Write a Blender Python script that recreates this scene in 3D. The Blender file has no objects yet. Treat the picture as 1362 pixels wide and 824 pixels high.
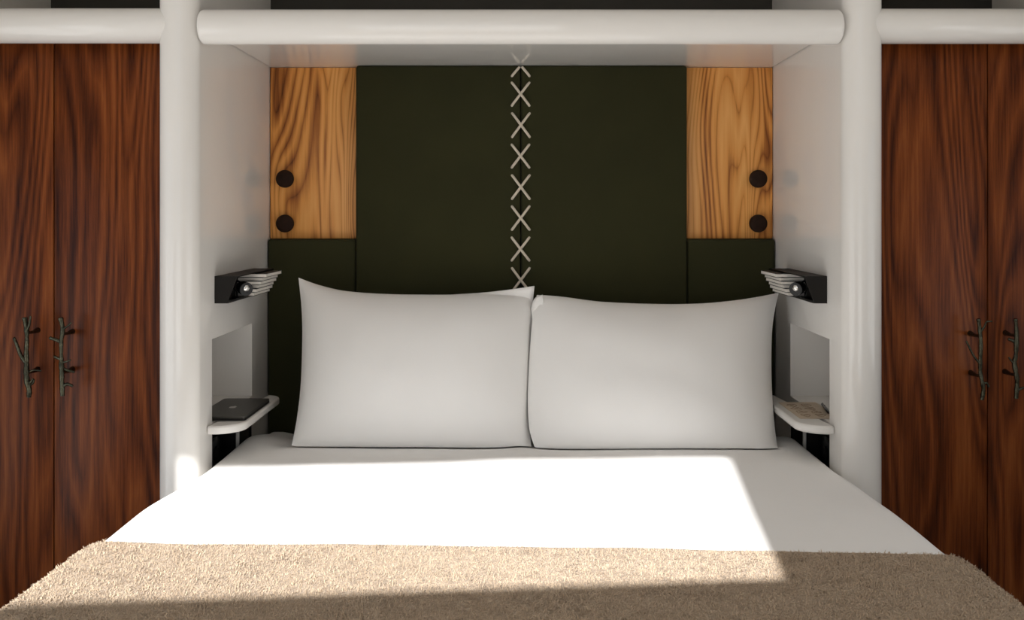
import bpy, bmesh, math, random
import numpy as np
from mathutils import Vector, Matrix, noise as mnoise

random.seed(7)
rng = np.random.default_rng(7)
C = bpy.context.scene.collection
PI = math.pi

# ------------------------------------------------------------------ camera
FPX = 1330.0                      # focal length in pixels of the 1362-wide frame
CX, CY, CZ = 0.0085, -3.23, 1.29  # camera position (alcove centre is x = 0, back wall is y = 0)
VX, VY = 697.0, 285.0             # vanishing point in the photograph


def P(px, py, Y):
    """world point seen at pixel (px, py) on the plane y = Y"""
    d = Y - CY
    return Vector((CX + (px - VX) * d / FPX, Y, CZ - (py - VY) * d / FPX))


cam = bpy.data.cameras.new('camera')
camo = bpy.data.objects.new('camera', cam)
C.objects.link(camo)
camo.location = (CX, CY, CZ)
camo.rotation_euler = (PI / 2, 0, 0)
cam.sensor_width = 36.0
cam.lens = FPX / 1362 * 36
cam.shift_x = (681 - VX) / 1362
cam.shift_y = (VY - 412) / 1362
cam.clip_start = 0.02
bpy.context.scene.camera = camo


# ------------------------------------------------------------------ helpers
def obj(name, bm, mat, parent=None, origin=None, angle=35, smooth=True):
    me = bpy.data.meshes.new(name)
    bmesh.ops.recalc_face_normals(bm, faces=bm.faces)
    if origin is not None:
        bmesh.ops.translate(bm, verts=bm.verts, vec=-Vector(origin))
    bm.to_mesh(me)
    bm.free()
    o = bpy.data.objects.new(name, me)
    C.objects.link(o)
    if origin is not None:
        o.location = origin
    if mat:
        me.materials.append(mat)
    if smooth:
        me.polygons.foreach_set('use_smooth', [True] * len(me.polygons))
        me.set_sharp_from_angle(angle=math.radians(angle))
    if parent is not None:
        o.parent = parent
        m = parent.matrix_world.copy()
        # parents are unrotated, so the child keeps its place by subtracting the parent's location
        w = Vector((0, 0, 0))
        p = parent
        while p is not None:
            w += p.location
            p = p.parent
        o.location = o.location - w
    return o


def tag(o, label, cat, group=None, kind=None):
    o['label'] = label
    if cat:
        o['category'] = cat
    if group:
        o['group'] = group
    if kind:
        o['kind'] = kind
    return o


def thing(name, label, cat, loc, group=None):
    o = bpy.data.objects.new(name, None)
    o.empty_display_size = 0.05
    C.objects.link(o)
    o.location = loc
    return tag(o, label, cat, group)


def box(bm, x0, x1, y0, y1, z0, z1, bev=0.0, seg=3, mat4=None):
    r = bmesh.ops.create_cube(bm, size=1.0)
    vs = r['verts']
    for v in vs:
        v.co = Vector(((x0 + x1) / 2 + v.co.x * (x1 - x0), (y0 + y1) / 2 + v.co.y * (y1 - y0), (z0 + z1) / 2 + v.co.z * (z1 - z0)))
    if bev > 0:
        es = list({e for v in vs for e in v.link_edges})
        rr = bmesh.ops.bevel(bm, geom=es, offset=bev, segments=seg, profile=0.5, affect='EDGES', clamp_overlap=True)
        vs = list({v for f in rr['faces'] for v in f.verts} | {v for v in vs if v.is_valid})
    if mat4 is not None:
        bmesh.ops.transform(bm, matrix=mat4, verts=[v for v in vs if v.is_valid])
    return bm


def bx(*a, **k):
    return box(bmesh.new(), *a, **k)


def prism(bm, pts, z0, z1):
    """plan polygon (x, y) extruded from z0 to z1"""
    a = [bm.verts.new((x, y, z0)) for x, y in pts]
    b = [bm.verts.new((x, y, z1)) for x, y in pts]
    n = len(pts)
    bm.faces.new(a)
    bm.faces.new(b)
    for i in range(n):
        bm.faces.new((a[i], a[(i + 1) % n], b[(i + 1) % n], b[i]))
    return bm


def tube(bm, pts, rad, n=8, cap=True):
    pts = [Vector(p) for p in pts]
    if not hasattr(rad, '__len__'):
        rad = [rad] * len(pts)
    rings = []
    ref = None
    for i, p in enumerate(pts):
        t = (pts[min(i + 1, len(pts) - 1)] - pts[max(i - 1, 0)]).normalized()
        if ref is None:
            ref = t.orthogonal().normalized()
        ref = (ref - t * ref.dot(t))
        if ref.length < 1e-6:
            ref = t.orthogonal()
        ref.normalize()
        b = t.cross(ref)
        rings.append([bm.verts.new(p + (ref * math.cos(2 * PI * k / n) + b * math.sin(2 * PI * k / n)) * rad[i]) for k in range(n)])
    for r0, r1 in zip(rings, rings[1:]):
        for k in range(n):
            bm.faces.new((r0[k], r0[(k + 1) % n], r1[(k + 1) % n], r1[k]))
    if cap:
        bm.faces.new(rings[0])
        bm.faces.new(rings[-1])
    return bm


def smooth_path(pts, sub=4):
    """Catmull-Rom through points (any dimension)"""
    pts = [Vector(p) for p in pts]
    out = []
    for i in range(len(pts) - 1):
        p0, p1, p2, p3 = pts[max(i - 1, 0)], pts[i], pts[i + 1], pts[min(i + 2, len(pts) - 1)]
        for k in range(sub):
            t = k / sub
            out.append(0.5 * ((2 * p1) + (p2 - p0) * t + (2 * p0 - 5 * p1 + 4 * p2 - p3) * t * t + (3 * p1 - p0 - 3 * p2 + p3) * t ** 3))
    out.append(pts[-1])
    return out


def lathe(bm, prof, centre, axis='Y', n=32):
    """profile of (radius, along) revolved round an axis through centre"""
    rings = []
    c = Vector(centre)
    for r, a in prof:
        ring = []
        for k in range(n):
            ca, sa = math.cos(2 * PI * k / n), math.sin(2 * PI * k / n)
            if axis == 'Y':
                q = Vector((r * ca, a, r * sa))
            elif axis == 'X':
                q = Vector((a, r * ca, r * sa))
            else:
                q = Vector((r * ca, r * sa, a))
            ring.append(bm.verts.new(c + q))
        rings.append(ring)
    for r0, r1 in zip(rings, rings[1:]):
        for k in range(n):
            bm.faces.new((r0[k], r0[(k + 1) % n], r1[(k + 1) % n], r1[k]))
    bm.faces.new(rings[0])
    bm.faces.new(rings[-1])
    return bm


# ------------------------------------------------------------------ materials
def new_mat(name):
    m = bpy.data.materials.new(name)
    m.use_nodes = True
    nt = m.node_tree
    b = nt.nodes['Principled BSDF']
    return m, nt, b


def N(nt, kind, **kw):
    n = nt.nodes.new(kind)
    for k, v in kw.items():
        if k in n.inputs:
            n.inputs[k].default_value = v
        else:
            setattr(n, k, v)
    return n


def coords(nt, scale, loc=(0, 0, 0)):
    tc = N(nt, 'ShaderNodeTexCoord')
    mp = N(nt, 'ShaderNodeMapping')
    mp.inputs['Scale'].default_value = scale
    mp.inputs['Location'].default_value = loc
    nt.links.new(tc.outputs['Object'], mp.inputs['Vector'])
    return mp.outputs['Vector']


def ramp(nt, fac, stops):
    r = N(nt, 'ShaderNodeValToRGB')
    els = r.color_ramp.elements
    while len(els) < len(stops):
        els.new(0.5)
    for e, (p, c) in zip(els, stops):
        e.position = p
        e.color = (*c, 1)
    nt.links.new(fac, r.inputs['Fac'])
    return r.outputs['Color']


def bump(nt, b, height, strength, dist):
    bp = N(nt, 'ShaderNodeBump', Strength=strength, Distance=dist)
    nt.links.new(height, bp.inputs['Height'])
    nt.links.new(bp.outputs['Normal'], b.inputs['Normal'])


def math_node(nt, op, a, bval):
    m = N(nt, 'ShaderNodeMath', operation=op)
    for i, v in enumerate((a, bval)):
        if v is None:
            continue
        if isinstance(v, (int, float)):
            m.inputs[i].default_value = v
        else:
            nt.links.new(v, m.inputs[i])
    return m.outputs[0]


def plain(name, col, rough=0.5, metal=0.0, var=0.06, vscale=6.0, coat=0.0, spec=0.5, bump_s=0.0, bump_scale=200, bump_d=0.001):
    m, nt, b = new_mat(name)
    n = N(nt, 'ShaderNodeTexNoise', Scale=vscale, Detail=4.0)
    nt.links.new(coords(nt, (1, 1, 1)), n.inputs['Vector'])
    lo = tuple(c * (1 - var) for c in col)
    hi = tuple(min(1, c * (1 + var)) for c in col)
    nt.links.new(ramp(nt, n.outputs['Fac'], [(0.3, lo), (0.7, hi)]), b.inputs['Base Color'])
    b.inputs['Roughness'].default_value = rough
    b.inputs['Metallic'].default_value = metal
    b.inputs['Coat Weight'].default_value = coat
    b.inputs['Coat Roughness'].default_value = 0.05
    b.inputs['Specular IOR Level'].default_value = spec
    if bump_s:
        n2 = N(nt, 'ShaderNodeTexNoise', Scale=bump_scale, Detail=3.0)
        nt.links.new(coords(nt, (1, 1, 1)), n2.inputs['Vector'])
        bump(nt, b, n2.outputs['Fac'], bump_s, bump_d)
    return m


def walnut(name, off):
    m, nt, b = new_mat(name)
    # broad figure: contour lines of a smooth vertical noise give cathedral arches
    n1 = N(nt, 'ShaderNodeTexNoise', Scale=1.0, Detail=1.5, Roughness=0.45, Distortion=0.25)
    nt.links.new(coords(nt, (5.5, 5.5, 0.75), off), n1.inputs['Vector'])
    v = math_node(nt, 'MULTIPLY', n1.outputs['Fac'], 16.0)
    v = math_node(nt, 'FRACT', v, None)
    v = math_node(nt, 'PINGPONG', v, 0.5)
    v = math_node(nt, 'MULTIPLY', v, 2.0)
    # long fine fibres
    n2 = N(nt, 'ShaderNodeTexNoise', Scale=1.0, Detail=6.0, Roughness=0.72)
    nt.links.new(coords(nt, (150, 150, 4.5), off), n2.inputs['Vector'])
    # slow bands of tone
    n3 = N(nt, 'ShaderNodeTexNoise', Scale=1.0, Detail=2.0)
    nt.links.new(coords(nt, (14, 14, 0.8), (off[0] + 3, off[1], off[2])), n3.inputs['Vector'])
    s = math_node(nt, 'MULTIPLY', v, 0.18)
    s = math_node(nt, 'ADD', s, math_node(nt, 'MULTIPLY', n2.outputs['Fac'], 0.60))
    s = math_node(nt, 'ADD', s, math_node(nt, 'MULTIPLY', n3.outputs['Fac'], 0.46))
    col = ramp(nt, s, [(0.42, (0.026, 0.0052, 0.0012)), (0.55, (0.088, 0.0195, 0.0042)), (0.68, (0.165, 0.042, 0.0090)), (0.85, (0.26, 0.078, 0.019))])
    nt.links.new(col, b.inputs['Base Color'])
    b.inputs['Roughness'].default_value = 0.30
    b.inputs['Specular IOR Level'].default_value = 0.14
    b.inputs['Coat Weight'].default_value = 0.0
    b.inputs['Coat Roughness'].default_value = 0.12
    bump(nt, b, n2.outputs['Fac'], 0.12, 0.0006)
    return m


def figured_wood(name, off, flip=1.0):
    m, nt, b = new_mat(name)
    n1 = N(nt, 'ShaderNodeTexNoise', Scale=1.0, Detail=1.0, Roughness=0.4, Distortion=0.35)
    nt.links.new(coords(nt, (6.5 * flip, 6.5, 0.95), off), n1.inputs['Vector'])
    v = math_node(nt, 'MULTIPLY', n1.outputs['Fac'], 27.0)
    v = math_node(nt, 'FRACT', v, None)
    v = math_node(nt, 'PINGPONG', v, 0.5)
    v = math_node(nt, 'MULTIPLY', v, 2.0)
    v = math_node(nt, 'POWER', v, 0.55)
    n2 = N(nt, 'ShaderNodeTexNoise', Scale=1.0, Detail=5.0, Roughness=0.65)
    nt.links.new(coords(nt, (110, 110, 4.0), off), n2.inputs['Vector'])
    n3 = N(nt, 'ShaderNodeTexNoise', Scale=1.0, Detail=1.0, Distortion=0.3)
    nt.links.new(coords(nt, (11.0 * flip, 11.0, 0.9), (off[0] + 1.7, off[1], off[2] + 4)), n3.inputs['Vector'])
    s = math_node(nt, 'MULTIPLY', v, 0.22)
    s = math_node(nt, 'ADD', s, math_node(nt, 'MULTIPLY', n2.outputs['Fac'], 0.28))
    s = math_node(nt, 'ADD', s, math_node(nt, 'MULTIPLY', n3.outputs['Fac'], 0.62))
    col = ramp(nt, s, [(0.34, (0.11, 0.030, 0.006)), (0.45, (0.36, 0.125, 0.026)), (0.57, (0.70, 0.305, 0.072)), (0.78, (0.86, 0.45, 0.15))])
    nt.links.new(col, b.inputs['Base Color'])
    b.inputs['Roughness'].default_value = 0.4
    b.inputs['Specular IOR Level'].default_value = 0.3
    return m


def cloth(name, col, weave=900.0, var=0.05, strength=0.25, sheen=0.2, rough=0.9):
    m, nt, b = new_mat(name)
    vec = coords(nt, (1, 1, 1))
    n = N(nt, 'ShaderNodeTexNoise', Scale=5.0, Detail=5.0)
    nt.links.new(vec, n.inputs['Vector'])
    nt.links.new(ramp(nt, n.outputs['Fac'], [(0.3, tuple(c * (1 - var) for c in col)), (0.7, tuple(min(1, c * (1 + var)) for c in col))]), b.inputs['Base Color'])
    n2 = N(nt, 'ShaderNodeTexNoise', Scale=weave, Detail=2.0)
    nt.links.new(vec, n2.inputs['Vector'])
    bump(nt, b, n2.outputs['Fac'], strength, 0.0006)
    b.inputs['Roughness'].default_value = rough
    b.inputs['Sheen Weight'].default_value = sheen
    b.inputs['Specular IOR Level'].default_value = 0.2
    return m


def wool(name, c0, c1):
    m, nt, b = new_mat(name)
    vec = coords(nt, (1, 1, 1))
    n = N(nt, 'ShaderNodeTexNoise', Scale=170.0, Detail=5.0, Roughness=0.7, Distortion=0.6)
    nt.links.new(vec, n.inputs['Vector'])
    nt.links.new(ramp(nt, n.outputs['Fac'], [(0.32, c0), (0.68, c1)]), b.inputs['Base Color'])
    bump(nt, b, n.outputs['Fac'], 0.9, 0.004)
    b.inputs['Roughness'].default_value = 1.0
    b.inputs['Sheen Weight'].default_value = 0.25
    b.inputs['Specular IOR Level'].default_value = 0.1
    return m


WHITE = plain('white_lacquer', (0.745, 0.725, 0.695), rough=0.025, var=0.01, spec=0.42)
WHITE_SOFT = plain('white_satin_lacquer', (0.745, 0.725, 0.695), rough=0.24, var=0.012, spec=0.45)
PAINT = plain('white_wall_paint', (0.82, 0.80, 0.77), rough=0.8, var=0.02)
SIDE_PAINT = plain('warm_grey_wall_paint', (0.70, 0.67, 0.62), rough=0.8, var=0.02)
CHARCOAL = plain('charcoal_wall_paint', (0.030, 0.027, 0.022), rough=0.85, var=0.08)
GREEN = cloth('dark_green_wool_felt', (0.0265, 0.0262, 0.0090), weave=700.0, var=0.10, strength=0.35, sheen=0.02)
LINEN = cloth('white_cotton', (0.90, 0.89, 0.875), weave=1200.0, var=0.012, strength=0.10, sheen=0.1)
CORD = cloth('cream_cord', (0.62, 0.55, 0.45), weave=500.0, strength=0.4)
THROW = wool('beige_wool', (0.39, 0.28, 0.18), (0.58, 0.445, 0.315))
FUZZ = wool('beige_wool_fibre', (0.50, 0.37, 0.252), (0.66, 0.52, 0.375))
BRONZE = plain('patinated_bronze', (0.062, 0.060, 0.040), rough=0.22, metal=0.9, var=0.45, vscale=90, bump_s=0.7, bump_scale=160, bump_d=0.002)
BLACK = plain('black_powder_coat', (0.011, 0.0095, 0.008), rough=0.55, var=0.1, spec=0.2)
BLACK_GLOSS = plain('black_gloss_plastic', (0.008, 0.008, 0.008), rough=0.2, var=0.1, spec=0.25)
CHROME = plain('polished_chrome', (0.72, 0.71, 0.69), rough=0.12, metal=1.0, var=0.03)
KNOB = plain('dark_brown_leather', (0.022, 0.0095, 0.0050), spec=0.15, rough=0.7, var=0.2, vscale=60, bump_s=0.5, bump_scale=300)
PAPER = plain('white_paper', (0.72, 0.68, 0.62), rough=0.9, var=0.05, vscale=80)
COVER = plain('dark_card_cover', (0.022, 0.021, 0.018), rough=0.45, var=0.15)
LAPTOP = plain('dark_grey_anodised_metal', (0.060, 0.055, 0.047), rough=0.42, metal=0.55, var=0.03)
EMBLEM = plain('pale_grey_metal', (0.45, 0.43, 0.40), rough=0.3, metal=0.5, var=0.03)
CARD = plain('tan_card', (0.50, 0.41, 0.31), rough=0.8, var=0.04, vscale=40)
INK = plain('brown_ink', (0.20, 0.13, 0.085), rough=0.8, var=0.1)
FLOORWOOD = plain('pale_wool_carpet', (0.72, 0.71, 0.69), rough=0.95, var=0.05, vscale=40, bump_s=0.6, bump_scale=400)
EDGE_DARK = plain('dark_walnut_edge', (0.035, 0.012, 0.005), rough=0.5, var=0.2, vscale=30)

# ------------------------------------------------------------------ dimensions
HA = 0.81             # half width of the alcove
PT = 0.10             # thickness of the rounded partition ends
RY = -0.70            # y of the axis of the rounded ends and of the rolls
SOF = CZ + 0.473      # underside of the shelf above the bed
CEIL = 2.62
RW = 1.52             # half width of the room
DOOR_Y = -0.647       # front face of the wardrobe doors
FW_Y, FW_S = -3.62, 0.09   # the window wall runs along y = FW_Y + FW_S * x

# ------------------------------------------------------------------ the setting
def struct(name, bm, mat, label=None, **k):
    o = obj(name, bm, mat, **k)
    o['kind'] = 'structure'
    if label:
        o['label'] = label
    return o


struct('floor', bx(-RW - 0.24, RW + 0.24, -4.0, 0.1, -0.06, 0.0), FLOORWOOD, smooth=False)
struct('ceiling', bx(-RW - 0.24, RW + 0.24, -4.0, 0.1, CEIL, CEIL + 0.06), PAINT, smooth=False)
struct('wall_back', bx(-RW - 0.24, RW + 0.24, 0.0, 0.08, 0.0, CEIL), CHARCOAL, smooth=False)
# side walls, each with a deep-set unseen window added to light the alcove
SWT = 0.24
SIDE_FILL_WIN = {-1: (-2.80, -0.95, 0.10, 1.62), 1: (-2.80, -1.05, 0.72, 1.62)}


def side_wall(s, name, wname):
    SWY0, SWY1, SWZ0, SWZ1 = SIDE_FILL_WIN[s]
    bm = bmesh.new()
    for y0, y1, z0, z1 in ((-4.0, SWY0, 0, CEIL), (SWY1, 0.0, 0, CEIL), (SWY0, SWY1, 0, SWZ0), (SWY0, SWY1, SWZ1, CEIL)):
        box(bm, min(s * RW, s * (RW + SWT)), max(s * RW, s * (RW + SWT)), y0, y1, z0, z1)
    struct(name, bm, SIDE_PAINT, smooth=False)
    bm = bmesh.new()
    xa, xb = s * (RW + SWT - 0.05), s * (RW + SWT - 0.01)
    ym = (SWY0 + SWY1) / 2
    for y0, y1, z0, z1 in ((SWY0, SWY0 + 0.04, SWZ0, SWZ1), (SWY1 - 0.04, SWY1, SWZ0, SWZ1), (ym - 0.025, ym + 0.025, SWZ0 + 0.04, SWZ1 - 0.04),
                           (SWY0 + 0.04, SWY1 - 0.04, SWZ0, SWZ0 + 0.04), (SWY0 + 0.04, SWY1 - 0.04, SWZ1 - 0.04, SWZ1)):
        box(bm, min(xa, xb), max(xa, xb), y0, y1, z0, z1)
    o = struct(wname, bm, WHITE_SOFT, smooth=False)
    xg = s * (RW + SWT - 0.03)
    bm = bmesh.new()
    for y0, y1 in ((SWY0 + 0.04, ym - 0.025), (ym + 0.025, SWY1 - 0.04)):
        box(bm, min(xg, xg + s * 0.004), max(xg, xg + s * 0.004), y0, y1, SWZ0 + 0.04, SWZ1 - 0.04)
    obj('pane', bm, mg, o, smooth=False)
    return o

mg, nt, b = new_mat('clear_window_glass')
tr = N(nt, 'ShaderNodeBsdfTransparent')
gl = N(nt, 'ShaderNodeBsdfGlossy', Roughness=0.02)
mx = N(nt, 'ShaderNodeMixShader', Fac=0.05)
nt.links.new(tr.outputs[0], mx.inputs[1])
nt.links.new(gl.outputs[0], mx.inputs[2])
nt.links.new(mx.outputs[0], nt.nodes['Material Output'].inputs['Surface'])

side_wall(-1, 'wall_left', 'window_fill_left')
side_wall(1, 'wall_right', 'window_fill_right')

# window wall behind the camera, a little out of square with the bed
WX0, WX1, WZ0, WZ1 = -1.17, 0.26, 0.12, 2.44
TR0, TR1 = 1.785, 1.872  # unseen transom, added to cut off the near end of the sun patch
wn = math.hypot(1, FW_S)
WM = Matrix(((1 / wn, -FW_S / wn, 0, 0), (FW_S / wn, 1 / wn, 0, FW_Y), (0, 0, 1, 0), (0, 0, 0, 1)))


def wbox(bm, x0, x1, z0, z1, y0=-0.05, y1=0.0, bev=0.0):
    return box(bm, x0, x1, y0, y1, z0, z1, bev=bev, mat4=WM)


bm = bmesh.new()
wbox(bm, -1.76, WX0, 0, CEIL)
wbox(bm, WX1, 1.76, 0, CEIL)
wbox(bm, WX0, WX1, 0, WZ0)
wbox(bm, WX0, WX1, WZ1, CEIL)
struct('wall_front', bm, PAINT, smooth=False)
bm = bmesh.new()
wbox(bm, WX0, WX1, TR0, TR1, -0.05, 0.0)
wbox(bm, WX0, WX0 + 0.012, WZ0, WZ1, -0.05, -0.005)
wbox(bm, WX1 - 0.012, WX1, WZ0, WZ1, -0.05, -0.005)
wbox(bm, WX0, WX1, WZ0, WZ0 + 0.04, -0.05, -0.005)
wbox(bm, WX0, WX1, WZ1 - 0.012, WZ1, -0.05, -0.005)
wf = struct('window_1', bm, WHITE_SOFT, smooth=False)
bm = bmesh.new()
wbox(bm, WX0 + 0.012, WX1 - 0.012, TR1, WZ1 - 0.012, -0.03, -0.026)
wbox(bm, WX0 + 0.012, WX1 - 0.012, WZ0 + 0.04, TR0, -0.03, -0.026)
obj('pane', bm, mg, wf, smooth=False)

# alcove side walls: thick partitions with a rounded front edge, a niche and a dark cubby under it
NY0, NY1 = -0.607, -0.222        # niche along y
NZ0, NZ1 = CZ - 0.548, CZ - 0.327
CUB0, CUB1 = 0.45, 0.715         # cubby under the bedside shelf
ND = 0.145                       # niche depth
PO = HA + PT                     # outer face of the partition
NX = HA + ND + 0.004             # outer face of the niche boxes let into it


def partition(s, name):
    arc = []
    r = PT / 2
    for k in range(0, 25):
        a = PI * k / 24
        arc.append((HA + r - r * math.cos(a), RY - r * math.sin(a)))
    n0, n1 = NY0 - 0.004, NY1 + 0.004
    solid = arc + [(PO, NY0 - 0.004), (PO, NY1 + 0.004), (PO, 0.0), (HA, 0.0)]
    # through the niche storeys the wall is two separate pieces with a box let in between
    notch = arc + [(PO, n0), (NX, n0), (NX, n1), (PO, n1), (PO, 0.0), (HA, 0.0), (HA, NY1), (HA + ND, NY1), (HA + ND, NY0), (HA, NY0)]
    bm = bmesh.new()
    for z0, z1, prof in ((0, CUB0, solid), (CUB0, CUB1, notch), (CUB1, NZ0, solid), (NZ0, NZ1, notch), (NZ1, CEIL, solid)):
        prism(bm, [(s * x, y) for x, y in prof], z0, z1)
    # drop the coincident faces between the storeys, keep niche floors and tops
    bmesh.ops.remove_doubles(bm, verts=bm.verts, dist=1e-5)
    return struct(name, bm, WHITE, angle=25)


pl = partition(-1, 'wall_alcove_left')
pl['label'] = 'white glossy alcove partition with rounded edge, left of the bed'
pr = partition(1, 'wall_alcove_right')
pr['label'] = 'white glossy alcove partition with rounded edge, right of the bed'


# rounded rolls with the shelf boards behind them
def roll(name, x0, x1, zc, zb, label, end=0.012):
    r = 0.0440
    bm = bmesh.new()
    prof = []
    for k in range(7):
        a = PI / 2 * k / 6
        prof.append((r - end + end * math.sin(a), x0 + end - end * math.cos(a)))
    for k in range(7):
        a = PI / 2 * k / 6
        prof.append((r - end + end * math.cos(a), x1 - end + end * math.sin(a)))
    lathe(bm, prof, (0, RY, zc), 'X', 48)
    box(bm, x0 + 0.003, x1 - 0.003, RY, -0.001, zb, zb + 0.035)
    return struct(name, bm, WHITE_SOFT if 'white' == name else WHITE, label, angle=40)


roll('trim_1', -HA + 0.001, HA - 0.001, CZ + 0.4735, SOF, 'white rounded beam across the top of the bed alcove')
roll('trim_2', -RW, -(HA + PT) + 0.045, CZ + 0.4765, CZ + 0.462, 'white rounded beam above the left wardrobe')
roll('trim_3', HA + PT - 0.045, RW, CZ + 0.4755, CZ + 0.461, 'white rounded beam above the right wardrobe')

# ------------------------------------------------------------------ wardrobes with twig handles
HY = -0.705   # y of the handle stems


def zz(pts, ox, oy, sc):
    return [(x / sc + ox, y / sc + oy) for x, y in pts]


LA = dict(ox=0, oy=400, sc=5.883)
RA = dict(ox=1262, oy=400, sc=5.49)
HANDLES = [
    (LA, [(193, 128), (203, 215), (215, 300), (207, 400), (204, 500), (212, 600), (228, 690), (222, 752)], [4.6, 4.6, 3.8, 4.6, 5.0, 5.6, 5.0, 4.4],
     [([(212, 230), (240, 178), (256, 122)], 2.6, -1), ([(200, 480), (160, 420), (135, 350), (112, 296)], 3.6, 0),
      ([(212, 585), (238, 640), (272, 608)], 2.6, -1), ([(205, 560), (255, 545), (300, 552)], 1.8, 1), ([(225, 660), (255, 640), (262, 618)], 3.0, 0)], (245, 552)),
    (LA, [(473, 130), (487, 220), (483, 320), (480, 430), (477, 480), (486, 560), (485, 640), (486, 742)], [4.6, 4.2, 4.0, 3.6, 4.8, 4.6, 4.4, 4.4],
     [([(485, 225), (520, 203), (556, 172)], 1.9, 0), ([(480, 322), (436, 302), (396, 291)], 3.6, 0), ([(480, 455), (455, 448), (430, 436)], 3.0, 0),
      ([(480, 482), (515, 475), (552, 462)], 1.7, 0), ([(485, 670), (525, 650), (562, 662)], 3.2, 0), ([(480, 520), (520, 545), (560, 560)], 2.8, 1)], (250, 562)),
    (RA, [(216, 130), (228, 200), (230, 300), (230, 440), (233, 520), (240, 590), (252, 650), (245, 722)], [3.6, 3.8, 3.8, 3.8, 3.6, 3.8, 4.0, 3.6],
     [([(230, 460), (200, 425), (176, 392), (150, 340), (130, 297)], 2.2, 0), ([(230, 230), (255, 185), (266, 150), (296, 145)], 2.0, -1),
      ([(240, 610), (272, 596), (290, 622)], 2.4, 0)], (255, 545)),
    (RA, [(486, 130), (496, 200), (490, 290), (489, 400), (482, 450), (490, 540), (498, 600), (495, 712)], [3.6, 3.6, 4.6, 3.8, 4.6, 4.4, 4.0, 4.2],
     [([(490, 305), (465, 290), (440, 280)], 3.2, 0), ([(482, 462), (460, 440), (440, 415)], 2.0, 0), ([(498, 655), (525, 640), (552, 632)], 2.6, 0)], (260, 545)),
]


def twig_handle(spec, parent, label):
    fr, stem, rad, branches, posts = spec
    k = 1.0 / 526
    bm = bmesh.new()
    pts = [P(x, y, HY) for x, y in zz(stem, **fr)]
    path = smooth_path([(p.x, p.y + 0.003 * math.sin(i * 2.1), p.z) for i, p in enumerate(pts)], 5)
    rr = smooth_path([(r, 0, 0) for r in rad], 5)
    tube(bm, path, [v.x * k * 0.72 * (1 + 0.16 * math.sin(i * 1.9) * math.sin(i * 0.7 + 1)) for i, v in enumerate(rr)], 10)
    for bp, r, dep in branches:
        q = [P(x, y, HY) for x, y in zz(bp, **fr)]
        n = len(q)
        q = [(p.x, p.y + dep * 0.012 * i / (n - 1), p.z) for i, p in enumerate(q)]
        sp = smooth_path(q, 4)
        tube(bm, sp, [r * k * 0.72 * (1.1 - 0.3 * i / len(sp)) for i in range(len(sp))], 8)
        r *= 0.72
        lathe(bm, [(0.2 * r * k, -r * k), (r * k * 0.9, -0.3 * r * k), (r * k * 0.9, 0.3 * r * k), (0.2 * r * k, r * k)], q[-1], 'Z', 8)
    for y in posts:                                    # the two short standoffs on the door
        j = min(range(len(path)), key=lambda i: abs(path[i].z - P(0, *[y / fr['sc'] + fr['oy']], HY).z))
        a = path[j]
        tube(bm, [a, (a.x, (a.y + DOOR_Y) / 2, a.z - 0.002), (a.x, DOOR_Y + 0.001, a.z)], [0.0044, 0.0040, 0.0075], 10)
    cen = path[len(path) // 2]
    h = obj('handle', bm, BRONZE, parent, origin=cen, angle=50)
    h['label'] = label
    return h


def wardrobe(s, label, specs, offs, hl):
    side = 'left' if s < 0 else 'right'
    t = thing('wardrobe', label, 'wardrobe', (s * 1.205, -0.33, 0), 'walnut wardrobes beside the bed alcove')
    x_in, x_out = HA + PT + 0.002, RW - 0.004
    seam = 1.206
    cb = bmesh.new()
    xi = NX + 0.002
    def sb(x0, x1, *a):
        box(cb, min(s * x0, s * x1), max(s * x0, s * x1), *a)
    sb(xi, xi + 0.018, -0.622, -0.004, 0.06, 1.742)
    sb(x_out - 0.018, x_out, -0.622, -0.004, 0.06, 1.742)
    sb(xi, x_out, -0.622, -0.004, 0.06, 0.08)
    sb(xi, x_out, -0.622, -0.004, 1.722, 1.742)
    sb(xi, x_out, -0.012, -0.004, 0.06, 1.742)
    obj('carcass', cb, EDGE_DARK, t, smooth=False)
    obj('plinth', bx(min(s * xi, s * x_out), max(s * xi, s * x_out), -0.60, -0.02, 0, 0.06), BLACK, t, smooth=False)
    for i, (a, c) in enumerate(((x_in, seam - 0.0014), (seam + 0.0014, x_out))):
        d = obj('door', bx(min(s * a, s * c), max(s * a, s * c), DOOR_Y, DOOR_Y + 0.022, 0.075, 1.738, bev=0.0012, seg=2),
                walnut('walnut_veneer', offs[i]), t, origin=(s * (a + c) / 2, DOOR_Y, 0.9))
        twig_handle(specs[i], d, hl[i])
    return t


wardrobe(-1, 'reddish-brown walnut wardrobe to the left of the bed, its handles catching the light', (HANDLES[1], HANDLES[0]),
         [(3.1, 1, 0.2), (7.7, 2, 5.3)], ('bronze twig handle with five short side shoots', 'bronze twig handle with one long shoot on its left'))
wardrobe(1, 'darker walnut wardrobe to the right of the bed, deep in shade at its foot', (HANDLES[2], HANDLES[3]),
         [(11.3, 3, 8.1), (17.9, 4, 2.6)], ('bronze twig handle with a long thin crooked shoot', 'bronze twig handle with short stubby shoots'))

# ------------------------------------------------------------------ headboard
PY = -0.060    # front of the big pads
hb = thing('headboard', 'dark green padded headboard laced up the middle with cream crossed cord', 'headboard', (0, -0.03, 0))


def pad(name, x0, x1, z0, z1, yf, parent, bev=0.012):
    return obj(name, bx(x0, x1, yf, -0.0005, z0, z1, bev=bev, seg=4), GREEN, parent, angle=60)


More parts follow.
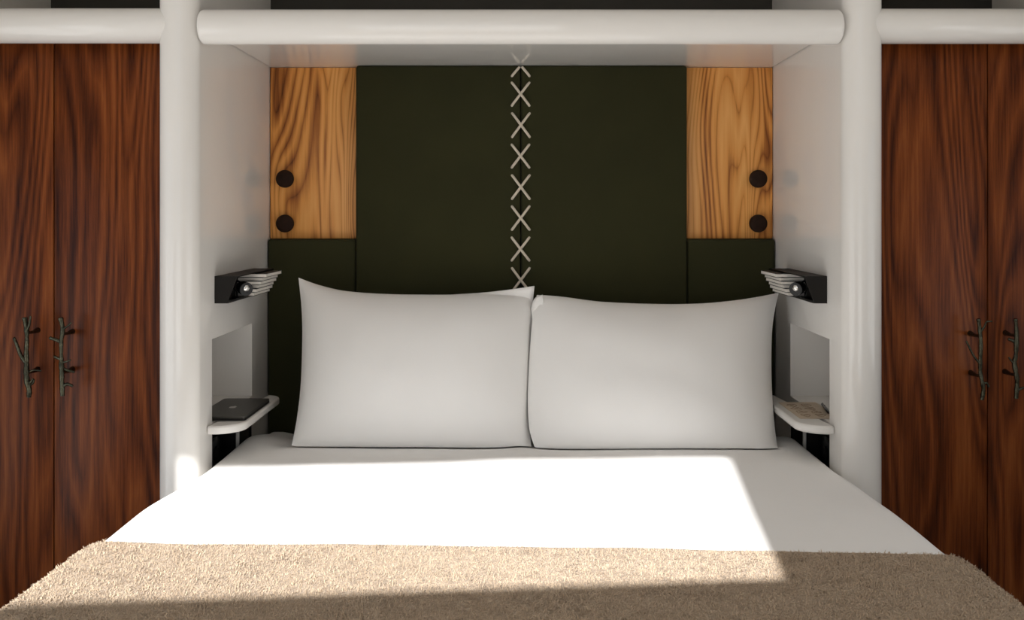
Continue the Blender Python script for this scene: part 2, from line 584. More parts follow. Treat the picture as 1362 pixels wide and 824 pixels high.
xs0, xs1, xc = P(473, 0, PY).x, P(914, 0, PY).x, P(692.7, 0, PY).x
pad('upholstered_pad', xs0, xc - 0.0012, 0.34, SOF - 0.001, PY, hb, 0.009)
pad('upholstered_pad', xc + 0.0012, xs1, 0.34, SOF - 0.001, PY, hb, 0.009)
PS = -0.052
zt = P(0, 318, PS).z
pad('side_pad', -HA + 0.003, xs0 - 0.002, 0.34, zt, PS, hb, 0.009)
pad('side_pad', xs1 + 0.002, HA - 0.003, 0.34, zt, PS, hb, 0.009)
for i in range(8):
    zc = P(0, 87.5 if i == 0 else 84 + 41.15 * i, PY).z
    hw, hh = 0.0280, (0.0330 if i == 0 else 0.0375)
    bm = bmesh.new()
    jx = random.uniform(-0.001, 0.001)
    for sgn, lift in ((1, 0.0045), (-1, 0.009)):
        pts = []
        for k in range(-8, 9):
            t = k / 8
            z = zc + hh * t * (1 + 0.03 * jx * 1000)
            yy = PY - 0.0035 - lift * (1 - t ** 4) * 0.55
            if abs(t) > 0.9:
                yy = PY + 0.002
            if z < SOF - 0.004:
                pts.append((xc + sgn * hw * t + jx, yy, z))
        tube(bm, pts, 0.0042, 8)
    obj('cross_stitch', bm, CORD, hb, angle=60)


# figured wood panels with round knobs
def wood_panel(s, label, off, flip):
    WY = -0.014
    x0, x1 = (-HA + 0.002, xs0 - 0.001) if s < 0 else (xs1 + 0.001, HA - 0.002)
    xm = (x0 + x1) / 2
    t = thing('wood_panel', label, 'wall panel', (xm, -0.007, zt), 'golden wood panels flanking the headboard')
    obj('board', bx(x0, x1, WY, -0.0005, zt + 0.001, SOF - 0.001, bev=0.0015, seg=2), figured_wood('figured_golden_wood', off, flip), t, origin=(xm, WY, 1.5))
    for py in (238, 297):
        p = P(381 if s < 0 else 1006.5, py, WY)
        prof = [(0.012, 0.0), (0.012, -0.012), (0.0255, -0.013), (0.0285, -0.017), (0.0285, -0.024), (0.0265, -0.0275), (0.018, -0.0295), (0.002, -0.030)]
        obj('knob', lathe(bmesh.new(), prof, (p.x, WY, p.z), 'Y', 32), KNOB, t, origin=(p.x, WY, p.z), angle=50)
    return t


wood_panel(-1, 'golden streaky wood panel with two dark knobs, left of the green headboard', (0.35, 2.0, 1.3), 1)
wood_panel(1, 'golden streaky wood panel with two dark knobs, right of the green headboard', (4.35, 5.0, 3.1), 1)

# ------------------------------------------------------------------ bed
bed = thing('bed', 'low double bed built into the white alcove, hidden under white bedding', 'bed', (0, -1.05, 0))
obj('base', bx(-0.78, 0.78, -2.05, -0.07, 0.0, 0.32, bev=0.01), EDGE_DARK, bed)
obj('mattress', bx(-0.775, 0.775, -2.03, -0.075, 0.32, 0.515, bev=0.05, seg=4), LINEN, bed)


def lerp(a, b, t):
    return a + (b - a) * t


def sstep(a, b, x):
    t = min(1, max(0, (x - a) / (b - a)))
    return t * t * (3 - 2 * t)


ZB = 0.645


def top_z(x, y):
    """height of the duvet's top away from its rounded edges"""
    z = ZB
    z -= 0.045 * sstep(-0.35, -0.05, y)
    press = sstep(-0.50, -0.36, y) * (1 - sstep(0.66, 0.76, abs(x))) * 0.020
    press *= 1 - 0.75 * math.exp(-(x / 0.05) ** 2)
    z -= press
    z += 0.010 * math.exp(-((x - 0.0) / 0.16) ** 2 - ((y + 0.62) / 0.14) ** 2)
    z -= 0.010 * math.exp(-((x + 0.45) / 0.25) ** 2 - ((y + 0.56) / 0.10) ** 2)
    z += 0.006 * mnoise.noise((x * 2.0, y * 2.3, 0.4)) + 0.0022 * mnoise.noise((x * 7, y * 6, 3.1))
    return z


def half_w(s, y):
    out = 0.862 if s < 0 else 0.846
    w = lerp(0.801, out, 1 - sstep(-1.04, -0.70, y))
    return w


def section(y, lift=0.0, drop_to=0.30, n_top=60, n_arc=8, n_drop=8, extra=0.0):
    """points of the bedding's cross-section from the left hem over the top to the right hem"""
    ins = sstep(-1.02, -0.74, y)          # 1 inside the alcove
    r = lerp(0.062, 0.022, ins) + lift
    bottom = lerp(drop_to, 0.50, ins)
    pts = []
    def side(s):
        w = half_w(s, y) + extra * (1 - ins)
        zt_ = top_z(s * (w - r), y) + lift
        a = []
        for k in range(n_drop):
            t = k / n_drop
            z = lerp(bottom, zt_ - r, t)
            flare = 0.018 * (1 - ins) * (1 - t) + 0.006 * (1 - ins) * math.sin(y * 19 + s) * (1 - t)
            a.append((s * (w + flare), z))
        for k in range(n_arc):
            an = PI / 2 * k / n_arc
            a.append((s * (w - r + r * math.cos(an)), zt_ - r + r * math.sin(an)))
        return a, w - r
    L, wl = side(-1)
    R, wr = side(1)
    pts = L + [(x, top_z(x, y) + lift) for x in [lerp(-wl, wr, k / n_top) for k in range(n_top + 1)]] + R[::-1]
    return pts


def sheet(name, ys, mat, parent=None, thick=0.012, foot=None, yfun=None, **k):
    bm = bmesh.new()
    rows = []
    for y in ys:
        sec = section(y, **k)
        rows.append([bm.verts.new((x, (yfun(x, y) if yfun else y), z)) for x, z in sec])
    if foot:
        # hang the foot end down over a rounded fold
        yl = ys[-1]
        sec = section(yl, **k)
        for dy, dz in foot:
            rows.append([bm.verts.new((x * (1 - 0.0 * dz), (yfun(x, yl) if yfun else yl) - dy, max(z - dz, 0.22 if z > 0.25 else z))) for x, z in sec])
    for r0, r1 in zip(rows, rows[1:]):
        for a in range(len(r0) - 1):
            bm.faces.new((r0[a], r0[a + 1], r1[a + 1], r1[a]))
    o = obj(name, bm, mat, parent, angle=180)
    # outward normals are up
    me = o.data
    if sum(p.normal.z for p in me.polygons) < 0:
        me.flip_normals()
    so = o.modifiers.new('thickness', 'SOLIDIFY')
    so.thickness = thick
    so.offset = -1.0
    return o


foot = [(0.02, 0.006), (0.038, 0.022), (0.048, 0.05), (0.052, 0.10), (0.054, 0.18), (0.056, 0.28), (0.058, 0.36)]
ys = list(np.linspace(-0.066, -1.0, 64)) + list(np.linspace(-1.02, -2.06, 40))
duvet = sheet('duvet', ys, LINEN, thick=0.02, foot=foot)
tag(duvet, 'smooth white duvet covering the whole bed, partly sunlit', 'duvet')


def throw_y(x, y):
    # the upper hem runs slightly askew across the bed
    k = max(0.0, (y + 2.05) / 0.75)
    return y - 0.048 * (x / 0.85) * k + 0.004 * mnoise.noise((x * 5, y * 3, 9)) * k


ysT = list(-1.335 - 0.0015 - np.array([0.0, 0.004, 0.010, 0.02, 0.035, 0.05])) + list(np.linspace(-1.41, -2.075, 40))
throw = sheet('throw_blanket', ysT, THROW, thick=0.009, foot=[(a * 1.25, b) for a, b in foot], yfun=throw_y, lift=0.014, drop_to=0.33, extra=0.014)
tag(throw, 'fuzzy beige wool throw laid across the foot of the bed', 'blanket')


# wool nap: short curled fibres all over the throw
def nap(o, count):
    me = o.data
    co = np.empty(len(me.vertices) * 3)
    me.vertices.foreach_get('co', co)
    co = co.reshape(-1, 3)
    polys = [p for p in me.polygons]
    quads = np.array([list(p.vertices) for p in polys])
    nor = np.array([p.normal[:] for p in polys])
    cen = co[quads].mean(1)
    area = np.array([p.area for p in polys])
    wgt = area * np.where(cen[:, 1] > -1.80, 1.0, 0.12) * np.where(cen[:, 2] > 0.45, 1.0, 0.25)
    idx = rng.choice(len(polys), size=count, p=wgt / wgt.sum())
    u, v = rng.random((2, count, 1))
    q = co[quads[idx]]
    base = q[:, 0] * (1 - u) * (1 - v) + q[:, 1] * u * (1 - v) + q[:, 2] * u * v + q[:, 3] * (1 - u) * v
    n = nor[idx]
    rd = rng.normal(size=(count, 3))
    tang = rd - (rd * n).sum(1, keepdims=True) * n
    tang /= np.linalg.norm(tang, axis=1, keepdims=True)
    # the nap lies in loose clumps, brushed mostly down the bed
    cl = np.array([mnoise.noise((p[0] * 45, p[1] * 45, 1.7)) for p in base])[:, None]
    comb = np.array([[0.25, -0.6, 0.0]])
    dirv = tang * 0.8 + comb * (0.5 + 0.8 * cl) + n * (0.35 + 0.55 * rng.random((count, 1)))
    dirv /= np.linalg.norm(dirv, axis=1, keepdims=True)
    ln = (0.004 + 0.004 * rng.random((count, 1))) * (1 + 0.6 * cl)
    side = np.cross(dirv, n)
    side /= np.linalg.norm(side, axis=1, keepdims=True) + 1e-9
    w = 0.00045 + 0.0004 * rng.random((count, 1))
    curl = rng.normal(size=(count, 3)) * 0.25
    mid = base + dirv * ln * 0.55
    tip = mid + (dirv + curl - n * 0.5) * ln * 0.5
    V = np.stack([base - side * w, base + side * w, mid + side * w * 0.8, mid - side * w * 0.8, tip], 1).reshape(-1, 3)
    k = np.arange(count)[:, None] * 5
    F = [tuple(r) for r in (k + np.array([[0, 1, 2, 3]]))] + [tuple(r) for r in (k + np.array([[3, 2, 4]]))]
    m2 = bpy.data.meshes.new('wool_nap')
    m2.from_pydata(V.tolist(), [], F)
    m2.materials.append(FUZZ)
    w_ = bpy.data.objects.new('wool_nap', m2)
    C.objects.link(w_)
    w_.parent = o
    w_['kind'] = 'stuff'
    return w_


nap(throw, 170000)


# ------------------------------------------------------------------ pillows
def curve_at(pts, t):
    p = smooth_path([(x, y, 0) for x, y in pts], 12)
    L = [0]
    for a, b_ in zip(p, p[1:]):
        L.append(L[-1] + (b_ - a).length)
    d = t * L[-1]
    for i in range(len(L) - 1):
        if L[i + 1] >= d - 1e-9:
            f = (d - L[i]) / max(1e-9, L[i + 1] - L[i])
            return p[i].lerp(p[i + 1], f)
    return p[-1]


def pillow(top, right, bottom, left, yb, yt, thick, label, name='pillow', nu=56, nv=44, seed=0):
    """outline curves in photo pixels: top and bottom run left to right, left and right run downwards"""
    T = [curve_at(top, i / nu) for i in range(nu + 1)]
    B = [curve_at(bottom, i / nu) for i in range(nu + 1)]
    Lc = [curve_at(left, j / nv) for j in range(nv + 1)]
    Rc = [curve_at(right, j / nv) for j in range(nv + 1)]
    bm = bmesh.new()
    n_f = Vector((0, -0.86, 0.51)).normalized()
    fr, bk = {}, {}
    for j in range(nv + 1):
        v = j / nv
        for i in range(nu + 1):
            u = i / nu
            c = (1 - v) * T[i] + v * B[i] + (1 - u) * Lc[j] + u * Rc[j] - ((1 - u) * (1 - v) * T[0] + u * (1 - v) * T[nu] + (1 - u) * v * B[0] + u * v * B[nu])
            Y = lerp(yt, yb, v)
            p = P(c.x, c.y, Y)
            a, b_ = 2 * u - 1, 2 * v - 1
            e = max(0.0, (1 - abs(a) ** 2.6)) ** 0.62 * max(0.0, (1 - abs(b_) ** 2.4)) ** 0.62
            wob = 1 + 0.05 * mnoise.noise((u * 3 + seed, v * 3, seed))
            cre = 0.0025 * mnoise.noise((u * 9 + seed * 3, v * 5, 2.2)) * e
            edge = i in (0, nu) or j in (0, nv)
            f = bm.verts.new(p + n_f * (thick * e * wob + cre))
            fr[i, j] = f
            bk[i, j] = f if edge else bm.verts.new(p - n_f * (thick * 0.72 * e))
            for q in (f, bk[i, j]):
                if abs(q.co.x) < 0.79:
                    q.co.z = max(q.co.z, top_z(q.co.x, q.co.y) + 0.004)
                q.co.y = min(q.co.y, PY - 0.004)
    for j in range(nv):
        for i in range(nu):
            bm.faces.new((fr[i, j], fr[i + 1, j], fr[i + 1, j + 1], fr[i, j + 1]))
            q = (bk[i, j], bk[i, j + 1], bk[i + 1, j + 1], bk[i + 1, j])
            if len(set(q)) == 4 and not all(x in fr.values() for x in ()):
                try:
                    bm.faces.new(q)
                except ValueError:
                    pass
    o = obj(name, bm, LINEN, None, origin=P((top[0][0] + top[-1][0]) / 2, 590, yb), angle=180)
    return tag(o, label, 'pillow', 'white bed pillows propped against the headboard')


YB, YT = -0.445, -0.165
pl1 = pillow(top=[(397, 369), (425, 379), (462, 387), (520, 391), (580, 392), (640, 391), (680, 392), (707, 394)],
             right=[(707, 394), (709, 410), (707, 460), (705, 520), (704, 560), (706, 585), (707, 597)],
             bottom=[(388, 592), (420, 597), (500, 600), (580, 600), (650, 599), (707, 597)],
             left=[(397, 369), (401, 410), (402, 450), (400, 510), (395, 555), (388, 592)],
             yb=YB, yt=YT, thick=0.105, label='white pillow on the left, its two upper corners pointing up higher than its neighbour', seed=1.3)
pl2 = pillow(top=[(714, 392), (745, 394), (800, 401), (860, 404), (920, 404), (970, 400), (1005, 395), (1036, 389)],
             right=[(1036, 389), (1031, 410), (1027, 440), (1026, 490), (1028, 540), (1032, 580), (1036, 609)],
             bottom=[(712, 594), (730, 602), (800, 606), (880, 607), (960, 609), (1036, 609)],
             left=[(714, 392), (708, 425), (704, 480), (702, 530), (704, 570), (711, 594)],
             yb=YB - 0.02, yt=YT - 0.02, thick=0.105, label='white pillow on the right, nearer the darker wardrobe', seed=5.9)




def flap(name, upper, lower, y_of, parent, bulge=0.006, n=18, m=5):
    """a loose strip of pillowcase between two pixel curves"""
    bm = bmesh.new()
    rows = []
    for i in range(n + 1):
        a, b_ = curve_at(upper, i / n), curve_at(lower, i / n)
        row = []
        for j in range(m + 1):
            c = a.lerp(b_, j / m)
            p = P(c.x, c.y, y_of(i / n, j / m))
            p.y -= bulge * math.sin(PI * j / m) * math.sin(PI * min(1, i / n + 0.15))
            row.append(bm.verts.new(p))
        rows.append(row)
    for r0, r1 in zip(rows, rows[1:]):
        for j in range(m):
            bm.faces.new((r0[j], r1[j], r1[j + 1], r0[j + 1]))
    o = obj(name, bm, LINEN, parent, angle=180)
    so_ = o.modifiers.new('thickness', 'SOLIDIFY')
    so_.thickness = 0.0025
    return o


flap('pillowcase_flap', [(600, 391.5), (645, 388.5), (680, 384.5), (711, 380)], [(600, 394), (645, 397), (680, 402), (708, 408)],
     lambda u, v: lerp(YT - 0.002, YT - 0.012, v), pl1, 0.003)
flap('pillowcase_flap', [(706, 410), (709, 400), (714, 394), (722, 391.5)], [(709, 432), (713, 424), (717, 412), (723, 402)],
     lambda u, v: YT - 0.036 - 0.02 * v, pl2, 0.006)

# ------------------------------------------------------------------ bedside shelves, niches' contents
ST = CZ - 0.5455      # top of the bedside shelf


def mirror(pts, s):
    return [(s * x, y) for x, y in pts]


def bedside_shelf(s, label):
    prof = []
    xo = 0.722
    def arc(cx, cy, r, a0, a1, n=10):
        return [(cx + r * math.cos(math.radians(lerp(a0, a1, k / n))), cy + r * math.sin(math.radians(lerp(a0, a1, k / n)))) for k in range(n + 1)]
    # plan drawn for the right-hand side (x positive, bed towards smaller x)
    prof += [(HA - 0.0005, -0.655)]
    prof += arc(xo + 0.075, -0.58, 0.075, 262, 180, 12)
    prof += arc(xo + 0.045, -0.25, 0.045, 180, 90, 8)
    prof += [(HA - 0.0005, -0.203)]
    prof += [(HA - 0.0005, NY1 - 0.001), (HA + ND - 0.001, NY1 - 0.001), (HA + ND - 0.001, NY0 + 0.001), (HA - 0.0005, NY0 + 0.001)]
    bm = prism(bmesh.new(), mirror(prof, s), NZ0 + 0.0005, ST)
    front = [x for x in prof if x[0] < HA - 0.0001 or abs(x[0] - HA + 0.0005) < 1e-6][:24]
    bm2 = bmesh.new()
    tag_ = obj('bedside_shelf', prism(bm2, mirror(prof[:23], s), ST - 0.022, ST), WHITE_SOFT, None, origin=(s * HA, -0.42, ST), angle=40)
    bv = tag_.modifiers.new('soft_edge', 'BEVEL')
    bv.width = 0.006
    bv.segments = 3
    bv.limit_method = 'ANGLE'
    tag(tag_, label, 'shelf', 'white bedside shelves on the alcove walls')
    bm.free()
    # floor board inside the niche, a part of the shelf
    o = obj('niche_board', bx(min(s * (HA - 0.0004), s * (HA + ND - 0.001)), max(s * (HA - 0.0004), s * (HA + ND - 0.001)), NY0 + 0.001, NY1 - 0.001, NZ0 + 0.0006, ST), WHITE_SOFT, tag_, smooth=False)
    return tag_


bedside_shelf(-1, 'white rounded bedside shelf carrying the dark laptop, on the left alcove wall')
bedside_shelf(1, 'white rounded bedside shelf carrying the printed card and pen, on the right alcove wall')


def cubby(s, label):
    t = thing('cubby', label, 'storage cubby', (s * (HA + 0.07), -0.415, CUB0), 'black cubbies under the bedside shelves')
    bm = bmesh.new()
    e = 0.0015
    def sb(x0, x1, *a):
        box(bm, min(s * x0, s * x1), max(s * x0, s * x1), *a)
    x0, x1 = HA + 0.0005, HA + ND - e
    sb(x1 - 0.003, x1, NY0 + e, NY1 - e, CUB0 + e, CUB1 - e)
    sb(x0, x1, NY0 + e, NY0 + e + 0.003, CUB0 + e, CUB1 - e)
    sb(x0, x1, NY1 - e - 0.003, NY1 - e, CUB0 + e, CUB1 - e)
    sb(x0, x1, NY0 + e, NY1 - e, CUB0 + e, CUB0 + e + 0.003)
    sb(x0, x1, NY0 + e, NY1 - e, CUB1 - e - 0.003, CUB1 - e)
    obj('lining', bm, BLACK, t, smooth=False)
    yd = -0.372
    d = obj('divider', bx(min(s * (HA - 0.004), s * (HA + 0.004)), max(s * (HA - 0.004), s * (HA + 0.004)), yd - 0.005, yd + 0.005, CUB0 + 0.005, CUB1 - 0.005, bev=0.001, seg=1), WHITE_SOFT, t)
    d['label'] = 'white upright divider'
    # socket plate on the back of the nearer compartment
    xa = HA + 0.030
    sk = obj('socket_plate', bx(min(s * xa, s * (xa + 0.012)), max(s * xa, s * (xa + 0.012)), NY0 + 0.03, yd - 0.03, CUB0 + 0.09, CUB1 - 0.035, bev=0.008, seg=3), BLACK_GLOSS, t)
    for yy in (-0.54, -0.47):
        obj('socket', lathe(bmesh.new(), [(0.021, 0.0), (0.021, -0.003), (0.017, -0.003), (0.017, -0.001), (0.002, -0.001)] if s > 0 else [(0.021, 0.0), (0.021, 0.003), (0.017, 0.003), (0.017, 0.001), (0.002, 0.001)], (s * xa, yy, CUB1 - 0.085), 'X', 24), BLACK, sk, angle=30)
    # soft black pouch filling the farther compartment
    p = obj('pouch', bx(min(s * (HA + 0.002), s * (HA + 0.10)), max(s * (HA + 0.002), s * (HA + 0.10)), yd + 0.012, NY1 - 0.008, CUB0 + 0.008, CUB1 - 0.012, bev=0.022, seg=4), BLACK, None, angle=60)
    return t, p


t1, p1 = cubby(-1, 'black open cubby with a white divider, under the left bedside shelf')
tag(p1, 'soft black pouch in the cubby under the left bedside shelf', 'pouch', 'black pouches in the cubbies')
t2, p2 = cubby(1, 'black open cubby with a white divider, under the right bedside shelf')
tag(p2, 'soft black pouch in the cubby under the right bedside shelf', 'pouch', 'black pouches in the cubbies')


# laptop
def rounded_rect(cx, cy, w, h, r, n=6):
    pts = []
    for qx, qy, a0 in ((1, 1, 0), (-1, 1, 90), (-1, -1, 180), (1, -1, 270)):
        for k in range(n + 1):
            a = math.radians(a0 + 90 * k / n)
            pts.append((cx + qx * (w / 2 - r) + r * math.cos(a), cy + qy * (h / 2 - r) + r * math.sin(a)))
    return pts


lx, ly = -0.795, -0.458
LW, LL = 0.132, 0.262
lt = thing('laptop', 'slim dark grey closed laptop with a small pale emblem, lying on the left bedside shelf', 'laptop', (lx, ly, ST))
bm = prism(bmesh.new(), rounded_rect(lx, ly, LW, LL, 0.010), ST + 0.0012, ST + 0.0072)
lb = obj('base', bm, BLACK, lt, angle=40)
bm = prism(bmesh.new(), rounded_rect(lx, ly, LW, LL, 0.010), ST + 0.0078, ST + 0.0122)
lid = obj('lid', bm, LAPTOP, lt, angle=40)
for yy in (-0.09, 0.09):
    for xx in (-0.05, 0.05):
        obj('foot_pad', lathe(bmesh.new(), [(0.005, 0.0), (0.005, 0.0013)], (lx + xx, ly + yy, ST), 'Z', 12), BLACK, lb)
# the emblem: a small apple outline with a bite and a leaf
bm = bmesh.new()
ex, ey, es = lx - 0.002, ly - 0.004, 0.0125
ap = []
for k in range(48):
    a = 2 * PI * k / 48
    r = 1.0 + 0.10 * math.cos(2 * a) * -1 - 0.16 * max(0, math.cos(a - PI / 2)) ** 8 - 0.10 * max(0, math.cos(a + PI / 2)) ** 12
    if abs((a + PI) % (2 * PI) - PI) < 0.42:
        r *= 0.72
    ap.append((ex + es * r * math.cos(a) * 0.9, ey + es * r * math.sin(a)))
prism(bm, ap, ST + 0.01215, ST + 0.0126)
leaf = [(ex + es * (0.05 + 0.18 * math.cos(a) + 0.12 * math.sin(a)), ey + es * (1.22 + 0.24 * math.sin(a) + 0.1 * math.cos(a))) for a in [2 * PI * k / 14 for k in range(14)]]
prism(bm, leaf, ST + 0.01215, ST + 0.0126)
em = obj('emblem', bm, EMBLEM, lid)
em['label'] = 'pale grey emblem'

# printed card with outline marks, and a pen, on the right shelf
cx, cy = 0.800, -0.445
ct = thing('printed_card', 'tan card printed with brown pictures, lying on the right bedside shelf', 'card', (cx, cy, ST))
obj('sheet', prism(bmesh.new(), rounded_rect(cx, cy, 0.108, 0.23, 0.004, 3), ST + 0.0002, ST + 0.0016), CARD, ct, smooth=False)
bm = bmesh.new()
rr = random.Random(4)
for i, (gx, gy) in enumerate([(a, b_) for b_ in (-0.075, -0.03, 0.02, 0.065) for a in (-0.028, 0.012)]):
    pts = []
    for k in range(9):
        a = 2 * PI * k / 8
        q = 0.013 + 0.004 * math.sin(3 * a + i) + rr.uniform(-0.002, 0.002)
        pts.append((cx + gx + q * math.cos(a), cy + gy + q * 1.25 * math.sin(a), ST + 0.0014))
    pts[-1] = pts[0]
    tube(bm, pts, 0.0010, 5)
    tube(bm, [(cx + gx - 0.006, cy + gy - 0.004, ST + 0.0014), (cx + gx + 0.007, cy + gy + 0.005, ST + 0.0014)], 0.0011, 5)
mk = obj('printed_marks', bm, INK, ct)

pa, pb = Vector((0.858, -0.385, ST + 0.0065)), Vector((0.835, -0.520, ST + 0.0065))
pn = thing('pen', 'slim black pen on the right bedside shelf behind the tan card', 'pen', (pa + pb) / 2 - Vector((0, 0, 0.0065)))
dv = (pb - pa)
tube_b = tube(bmesh.new(), [pa, pa + dv * 0.02, pa + dv * 0.6, pa + dv * 0.9, pa + dv], [0.003, 0.0045, 0.0045, 0.004, 0.001], 12)
obj('barrel', tube_b, BLACK_GLOSS, pn)
obj('clip', tube(bmesh.new(), [pa + dv * 0.03 + Vector((0, 0, 0.0048)), pa + dv * 0.12 + Vector((0, 0, 0.0062)), pa + dv * 0.3 + Vector((0, 0, 0.005))], 0.0011, 6), CHROME, pn)


# wall racks with booklets and a little reading lamp
def rack(s, label):
    y0, y1 = -0.587, -0.205
    zt_, zb_ = CZ - 0.163, CZ - 0.235
    xt, xb = HA - 0.061, HA - 0.034
    th = 0.003
    t = thing('wall_rack', label, 'wall rack', (s * HA, (y0 + y1) / 2, zb_), 'black wall racks above the bedside shelves')

    def plate(name, ya, yb_):
        bm = bmesh.new()
        pts = [(HA - 0.0005, zb_), (xb, zb_), (xt, zt_), (HA - 0.0005, zt_)]
        a = [bm.verts.new((s * x, ya, z)) for x, z in pts]
        b_ = [bm.verts.new((s * x, yb_, z)) for x, z in pts]
        bm.faces.new(a)
        bm.faces.new(b_)
        for i in range(4):
            bm.faces.new((a[i], a[(i + 1) % 4], b_[(i + 1) % 4], b_[i]))
        return obj(name, bm, BLACK, t, smooth=False)
    plate('end_plate', y0, y0 + th)
    plate('end_plate', y1 - th, y1)

    def flat(name, xa, z0, z1, ya=y0 + th, yb_=y1 - th):
        return obj(name, bx(min(s * xa, s * (HA - 0.0005)), max(s * xa, s * (HA - 0.0005)), ya, yb_, z0, z1), BLACK, t, smooth=False)
    flat('top_plate', xt, zt_ - th, zt_)
    flat('bottom_plate', xb, zb_, zb_ + th)
    flat('back_plate', HA - 0.003, zb_ + th, zt_ - th)
    # thin lip along the lower front edge
    obj('lip', bx(min(s * xb, s * (xb - 0.002)), max(s * xb, s * (xb - 0.002)), y0 + th, y1 - th, zb_, zb_ + 0.006), BLACK, t, smooth=False)
    return t, (y0, y1, zt_, zb_)


def booklets(s, where):
    y1 = -0.212
    zz0 = CZ - 0.235 + 0.0032
    src = None
    words = ['lowest', 'second from the bottom', 'third from the bottom', 'fourth from the bottom', 'fifth from the bottom', 'topmost']
    for k in range(6):
        out = 0.052 + 0.0062 * k + [0.0, 0.002, -0.001, 0.001, -0.001, 0.004][k]
        z = zz0 + 0.0106 * k
        wdt, ln = HA - 0.006 - (HA - out), 0.178 + [0.0, 0.006, -0.004, 0.003, -0.002, 0.002][k]
        lab = 'thin black booklet in the %s wall rack, %s of six' % (where, words[k])
        loc = (s * (HA - 0.0045), y1, z)
        if s < 0 or True:
            t = thing('booklet', lab, 'booklet', loc, 'booklets stacked in the %s wall rack' % where)
            x0, x1 = HA - out, HA - 0.0045
            bm = bmesh.new()
            def sb(b, xa, xc_, *a):
                box(b, min(s * xa, s * xc_), max(s * xa, s * xc_), *a)
            sb(bm, x0, x1, y1 - ln, y1, z, z + 0.0011)
            sb(bm, x0, x1, y1 - ln, y1, z + 0.0093, z + 0.0104)
            sb(bm, x1 - 0.001, x1, y1 - ln, y1, z + 0.0011, z + 0.0093)
            obj('cover', bm, COVER, t, smooth=False)
            b2 = bmesh.new()
            sb(b2, x0 + 0.0008, x1 - 0.0012, y1 - ln + 0.001, y1 - 0.001, z + 0.0012, z + 0.0092)
            pg = obj('pages', b2, PAPER, t, smooth=False)
            pg['label'] = 'pale paper pages'


def reading_lamp(s, label):
    x, y, z = s * (HA - 0.043), -0.455, CZ - 0.207
    zb_ = CZ - 0.235 + 0.003
    t = thing('reading_lamp', label, 'reading lamp', (s * (HA - 0.022), -0.46, zb_), 'small reading lamps in the wall racks')
    bs = obj('base', lathe(bmesh.new(), [(0.014, 0.0), (0.014, 0.003), (0.012, 0.005), (0.003, 0.006)], (s * (HA - 0.022), -0.46, zb_), 'Z', 20), BLACK_GLOSS, t)
    obj('stem', tube(bmesh.new(), smooth_path([(s * (HA - 0.022), -0.46, zb_ + 0.004), (s * (HA - 0.014), -0.455, zb_ + 0.03), (s * (HA - 0.020), -0.445, zb_ + 0.047), (s * (HA - 0.030), -0.445, zb_ + 0.038)], 4), 0.0030, 8), BLACK_GLOSS, t)
    # head: a short round drum aimed out over the bed and down towards the sleeper
    d = Vector((s * -0.62, -0.76, -0.16)).normalized()
    c = Vector((x, y, z + 0.002))
    q = d.to_track_quat('Z', 'Y').to_matrix().to_4x4()
    M = Matrix.Translation(c) @ q
    bm = lathe(bmesh.new(), [(0.002, -0.030), (0.010, -0.029), (0.0165, -0.020), (0.019, -0.006), (0.019, 0.012), (0.016, 0.012), (0.0155, 0.008), (0.002, 0.007)], (0, 0, 0), 'Z', 28)
    bmesh.ops.transform(bm, matrix=M, verts=bm.verts)
    hd = obj('lamp_head', bm, BLACK_GLOSS, t, angle=40)
    bm = lathe(bmesh.new(), [(0.0115, 0.0072), (0.0115, 0.009), (0.010, 0.012), (0.006, 0.0145), (0.001, 0.0155)], (0.0, 0.003, 0), 'Z', 24)
    bmesh.ops.transform(bm, matrix=M, verts=bm.verts)
    ln = obj('bulb', bm, CHROME, hd, angle=60)
    bm = lathe(bmesh.new(), [(0.0150, 0.0085), (0.0178, 0.0085), (0.0178, 0.0128), (0.0150, 0.0128)], (0, 0, 0), 'Z', 28)
    bmesh.ops.transform(bm, matrix=M, verts=bm.verts)
    obj('rim', bm, BLACK_GLOSS, hd, angle=40)
    ln['label'] = 'shiny silvery dome'


rack(-1, 'black wedge-shaped metal wall rack above the laptop, on the left alcove wall')
booklets(-1, 'left')
reading_lamp(-1, 'small black reading lamp with a shiny front, in the left wall rack')
rack(1, 'black wedge-shaped metal wall rack above the printed card, on the right alcove wall')
booklets(1, 'right')
reading_lamp(1, 'small black reading lamp with a shiny front, in the right wall rack')

# ------------------------------------------------------------------ light
GROUND_FILL, SKY = (1.12, 1.12, 1.115), (0.40, 0.44, 0.49)
w = bpy.data.worlds.new('sky')
bpy.context.scene.world = w
w.use_nodes = True
bg = w.node_tree.nodes['Background']
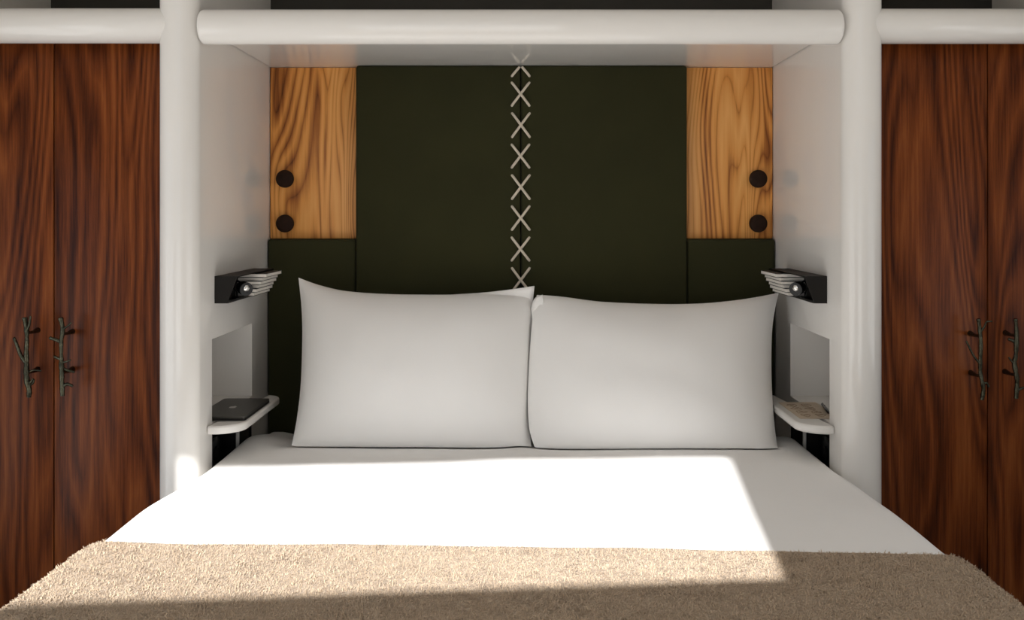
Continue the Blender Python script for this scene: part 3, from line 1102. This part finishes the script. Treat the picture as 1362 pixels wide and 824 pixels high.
# open sky above the horizon, an added bright glow below it that lights undersides
wt = w.node_tree
geo = N(wt, 'ShaderNodeTexCoord')
sep = N(wt, 'ShaderNodeSeparateXYZ')
wt.links.new(geo.outputs['Generated'], sep.inputs[0])
wt.links.new(ramp(wt, math_node(wt, 'MULTIPLY', math_node(wt, 'ADD', sep.outputs['Z'], 1.0), 0.5), [(0.46, GROUND_FILL), (0.52, SKY)]), bg.inputs['Color'])
bg.inputs['Strength'].default_value = 2.15

sun = bpy.data.lights.new('sun', 'SUN')
sun.energy = 10.0
sun.angle = math.radians(0.6)
sun.color = (1.0, 0.985, 0.965)
so = bpy.data.objects.new('sun', sun)
C.objects.link(so)
so.rotation_euler = Vector((0.10, 1.0, -0.577)).to_track_quat('-Z', 'Y').to_euler()
so.location = (-1, -6, 5)



def portal(w_, h_, m):
    po = bpy.data.lights.new('window_portal', 'AREA')
    po.shape = 'RECTANGLE'
    po.size = w_
    po.size_y = h_
    po.cycles.is_portal = True
    pob = bpy.data.objects.new('window_portal', po)
    C.objects.link(pob)
    pob.matrix_world = m


portal(WX1 - WX0, WZ1 - WZ0, WM @ Matrix.Translation(((WX0 + WX1) / 2, -0.06, (WZ0 + WZ1) / 2)) @ Matrix.Rotation(PI / 2, 4, 'X'))
for s_ in (-1, 1):
    SWY0, SWY1, SWZ0, SWZ1 = SIDE_FILL_WIN[s_]
    portal(SWY1 - SWY0, SWZ1 - SWZ0, Matrix.Translation((s_ * (RW + SWT), (SWY0 + SWY1) / 2, (SWZ0 + SWZ1) / 2)) @ Matrix.Rotation(s_ * PI / 2, 4, 'Z') @ Matrix.Rotation(-PI / 2 , 4, 'X') @ Matrix.Rotation(PI, 4, 'X'))

sc = bpy.context.scene
sc.view_settings.view_transform = 'Standard'
sc.view_settings.look = 'None'
sc.view_settings.gamma = 1.0
sc.view_settings.use_curve_mapping = False
sc.view_settings.exposure = 0.0
sc.cycles.max_bounces = 12
sc.cycles.diffuse_bounces = 8
sc.cycles.glossy_bounces = 5
sc.cycles.transparent_max_bounces = 8
sc.cycles.caustics_reflective = False
sc.cycles.caustics_refractive = False
sc.cycles.sample_clamp_indirect = 6.0
sc.cycles.use_denoising = True
